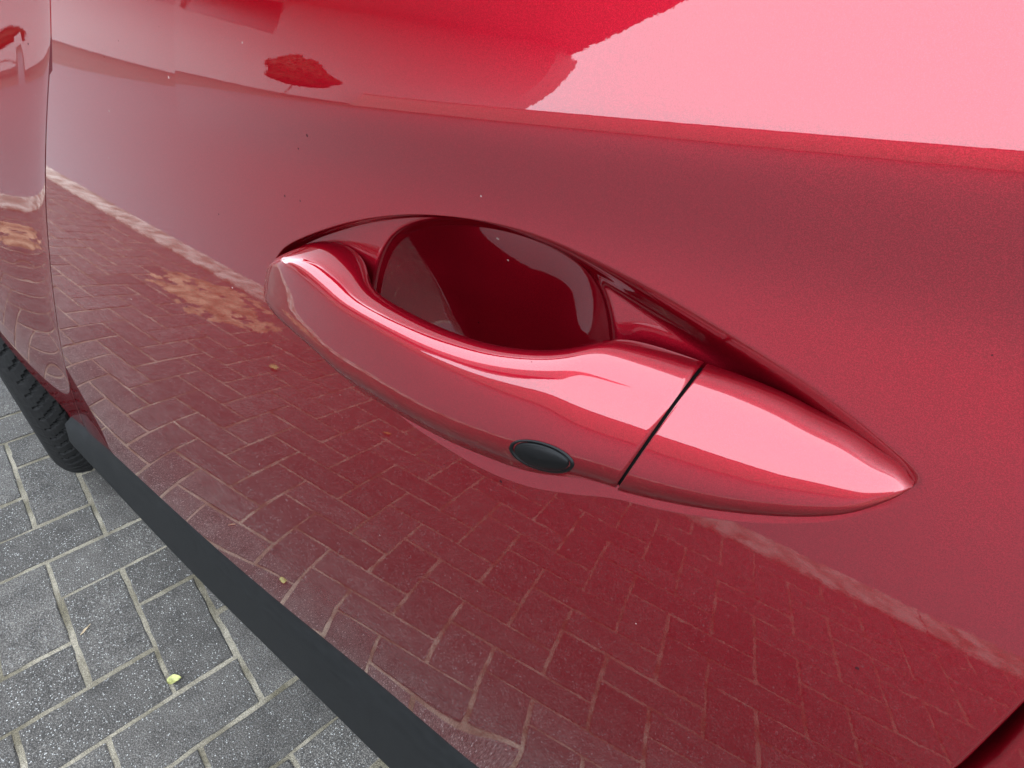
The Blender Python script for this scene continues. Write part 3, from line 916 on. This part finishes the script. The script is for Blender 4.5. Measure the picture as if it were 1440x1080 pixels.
for x in np.linspace(-0.2, 1.35, 20):
    zr = 1.555 + 0.05 * math.sin(math.pi * (x + 0.35) / 1.9)
    roof.append([(x, yb_(1.515) + (2.05 - 2 * yb_(1.515)) * v + 0.0, zr - 0.05 * (2 * v - 1) ** 4) for v in np.linspace(0, 1, 24)])
to_car(grid('roof', roof, M_PAINT))
hood = []
for x in np.linspace(-1.97, -0.63, 20):
    zc = 1.13 + (x + 0.63) * 0.16
    hood.append([(x, 0.30 + 1.45 * v, zc - 0.06 * (2 * v - 1) ** 4) for v in np.linspace(0, 1, 24)])
to_car(grid('bonnet', hood, M_PAINT))
cowl = [[(x, y, 1.12 - 0.09 * k * (1 if True else 0)) for x in np.linspace(-1.95, -0.62, 12)] for k, y in ((0, 0.205), (0.0, 0.32))]
ws = [[(-0.63 + 0.45 * k, yb_(1.13 + 0.4 * k) + 0.02 + (2.05 - 2 * (yb_(1.13 + 0.4 * k) + 0.02)) * v, 1.13 + 0.41 * k) for v in np.linspace(0, 1, 10)] for k in np.linspace(0, 1, 8)]
to_car(grid('windscreen', ws, M_GLASS))
bl = [[(1.95 - 0.6 * k, yb_(1.13 + 0.4 * k) + 0.02 + (2.05 - 2 * (yb_(1.13 + 0.4 * k) + 0.02)) * v, 1.12 + 0.40 * k) for v in np.linspace(0, 1, 10)] for k in np.linspace(0, 1, 8)]
to_car(grid('rear_window', bl, M_GLASS))
mb = MB(); mb.box((-2.04, 0.24, 0.25), (-1.955, 1.8, 0.90)); to_car(mb.build('front_bumper', M_PAINT))
mb = MB(); mb.box((1.98, 0.2, 0.28), (2.06, 1.85, 1.1)); to_car(mb.build('tailgate', M_PAINT))
mb = MB(); mb.box((-1.95, 1.86, 0.25), (1.98, 1.90, 1.12)); to_car(mb.build('far_side', M_PAINT))
mb = MB(); mb.box((-0.6, 0.22, 1.105), (1.9, 0.30, 1.118)); to_car(mb.build('belt_trim', M_BLACK))

# ---- wheels
def make_tyre(name, parent, c, steer=0.0):
    prof = [(-0.100, 0.235), (-0.108, 0.262), (-0.112, 0.285), (-0.109, 0.306), (-0.101, 0.323), (-0.092, 0.334), (-0.082, 0.3395)]
    for gy in (-0.056, -0.019, 0.019, 0.056):
        prof += [(gy - 0.0062, 0.345), (gy - 0.0042, 0.338), (gy + 0.0042, 0.338), (gy + 0.0062, 0.345)]
    prof += [(0.082, 0.3395), (0.092, 0.334), (0.101, 0.323), (0.109, 0.306), (0.112, 0.285), (0.108, 0.262), (0.100, 0.235)]
    prof = np.array(prof)
    # finer profile
    pr = resample(prof, 70, smooth=False)
    na = 720
    P3 = np.zeros((na, len(pr), 3))
    for i in range(na):
        a = 2 * math.pi * i / na
        for j, (y, r_) in enumerate(pr):
            rad = r_
            if r_ > 0.3300 and abs(y) > 0.024:                          # cross grooves in the shoulder blocks
                ph = (i + (abs(y) * 390 if y < 0 else -abs(y) * 390)) % 9
                if ph < 1.7: rad -= 0.0060
            elif r_ > 0.343:
                ph = (i + y * 630) % 9
                if ph < 1.5: rad -= 0.0045
            if r_ < 0.325 and r_ > 0.300 and (i % 9) < 1.6: rad -= 0.0008
            P3[i, j] = (rad * math.cos(a), y, rad * math.sin(a))
    o = grid(name, P3, M_RUBBER, parent, closed_r=True, smooth=False)
    return o
def make_rim(parent):
    bm = bmesh.new()
    prof = [(-0.100, 0.238), (-0.106, 0.232), (-0.100, 0.224), (-0.085, 0.215), (0.09, 0.20), (0.10, 0.236)]
    na = 72
    vs_ = [[bm.verts.new((r_ * math.cos(2 * math.pi * i / na), y, r_ * math.sin(2 * math.pi * i / na))) for y, r_ in prof] for i in range(na)]
    for i in range(na):
        for j in range(len(prof) - 1):
            bm.faces.new((vs_[i][j], vs_[i][j + 1], vs_[(i + 1) % na][j + 1], vs_[(i + 1) % na][j]))
    for s in range(5):
        for d in (-0.16, 0.16):
            a = 2 * math.pi * s / 5 + 0.3
            ca_, sa_ = math.cos(a), math.sin(a)
            ring = []
            for rr, w, y in ((0.03, 0.020, -0.070), (0.12, 0.013, -0.083), (0.228, 0.015, -0.090)):
                off = d * (rr - 0.03) * 0.55
                for ww, yy in ((-w, y), (w, y), (w, y + 0.03), (-w, y + 0.03)):
                    ring.append(bm.verts.new((rr * ca_ - (off + ww) * sa_, yy, rr * sa_ + (off + ww) * ca_)))
            for q in range(2):
                for e in range(4):
                    bm.faces.new((ring[q * 4 + e], ring[q * 4 + (e + 1) % 4], ring[q * 4 + 4 + (e + 1) % 4], ring[q * 4 + 4 + e]))
    bmesh.ops.create_cone(bm, cap_ends=True, segments=24, radius1=0.05, radius2=0.04, depth=0.05, matrix=Matrix.Translation((0, -0.065, 0)) @ Matrix.Rotation(R(90), 4, 'X'))
    bmesh.ops.create_cone(bm, cap_ends=True, segments=40, radius1=0.155, radius2=0.155, depth=0.02, matrix=Matrix.Translation((0, -0.01, 0)) @ Matrix.Rotation(R(90), 4, 'X'))
    bmesh.ops.recalc_face_normals(bm, faces=bm.faces)
    me = bpy.data.meshes.new('rim'); bm.to_mesh(me); bm.free(); me.materials.append(M_ALLOY)
    return link('rim', me, None, parent)
wheel = empty('wheel', (0, 0, 0))
wheel.parent = car; wheel.location = Vector((-1.31, 0.268, 0.343)) - CAR_OFF
wheel.rotation_euler = (0, 0, R(-7))
tyre = make_tyre('tyre', wheel, None); rim = make_rim(wheel)
for x, y, rz in ((1.42, 0.285, 0), (-1.30, 1.76, math.pi), (1.42, 1.76, math.pi)):
    w2 = wheel.copy(); COL.objects.link(w2); w2.location = Vector((x, y, 0.343)) - CAR_OFF; w2.rotation_euler = (0, 0, rz)
    for ch in (tyre, rim):
        c2 = ch.copy(); COL.objects.link(c2); c2.parent = w2

# ------------------------------------------------------------------ small things on the paving
def on_ground(px, py, z=0.0):
    o_, d_ = px_ray(px, py)
    t = (z - o_.z) / d_.z
    return o_ + d_ * t
def leaf(name, p, L_, W_, rot, m, curl, label, cat, group=None):
    nu, nv = 9, 7
    P3 = []
    for i in range(nu):
        s = i / (nu - 1)
        w = W_ * math.sin(math.pi * min(1, 0.06 + s * 0.94)) ** 0.8 * (1 - 0.3 * s)
        row = []
        for j in range(nv):
            t = 2 * j / (nv - 1) - 1
            row.append((L_ * (s - 0.5), w * t * 0.5, 0.0015 + curl * (t * t * 0.5 + (s - 0.4) ** 2) + 0.001 * math.sin(9 * s + 4 * t)))
        P3.append(row)
    P3 = np.array(P3)
    o = grid(name, np.concatenate([P3, P3[::-1] + np.array([0, 0, -0.0004])], 0), m, closed_r=True)
    o.location = p; o.rotation_euler = (0, 0, rot)
    tag(o, label, cat, group)
    return o
leaf('fallen_leaf', on_ground(246, 957), 0.022, 0.018, 0.9, M_LEAF, 0.009, 'curled yellow green leaf fragment lying in a paver joint', 'leaf')
leaf('dry_straw', on_ground(121, 886), 0.021, 0.004, 1.9, M_TAN, 0.003, 'thin tan sliver of dry grass lying on a paver', 'straw')

# dirt drifted over the paving beside the kerb, in blotches
dr = np.random.default_rng(11)
V, Fc = [], []
for k in range(150):
    a, rr = dr.uniform(0, 2 * math.pi), dr.uniform(0, 1) ** 0.7
    cu, cv = -9.8 + 2.0 * rr * math.cos(a), -9.2 + 3.4 * rr * math.sin(a)
    rad = dr.uniform(0.12, 0.62) * (1.15 - 0.7 * rr)
    b0 = len(V); na = 22
    ph = dr.uniform(0, 6.28, 4)
    p = g2w(cu, cv); V.append((p[0], p[1], 0.0012 + 0.0022 * (1 - rr) + dr.uniform(0, 0.0006)))
    for ring in (0.6, 1.0):
        for j in range(na):
            t = 2 * math.pi * j / na
            q = rad * ring * (1 + 0.25 * math.sin(2 * t + ph[0]) + 0.18 * math.sin(3 * t + ph[1]) + 0.12 * math.sin(5 * t + ph[2]) + dr.normal() * 0.07)
            p = g2w(cu + q * math.cos(t), cv + q * 1.4 * math.sin(t))
            V.append((p[0], p[1], (0.0010 + 0.0018 * (1 - rr)) if ring < 1 else -0.0012))
    for j in range(na):
        j2 = (j + 1) % na
        Fc.append((b0, b0 + 1 + j, b0 + 1 + j2))
        Fc.append((b0 + 1 + j, b0 + 1 + na + j, b0 + 1 + na + j2, b0 + 1 + j2))
o = mesh_from('sand_drift', V, Fc, M_DIRT, None, True)
tag(o, kind='stuff')
def lg(u, v):
    p = g2w(u, v); return Vector((p[0], p[1], 0.001))
leaf('fallen_leaf', lg(-7.4, -3.1), 0.05, 0.035, 0.4, M_LEAF, 0.016, 'larger yellow green leaf on the pavers nearer the kerb, seen mirrored in the door', 'leaf')
leaf('fallen_leaf', lg(-7.3, 1.8), 0.030, 0.016, 2.2, M_BROWN, 0.010, 'small tan brown leaf on the pavers out from the door, mirrored just below the handle', 'leaf')
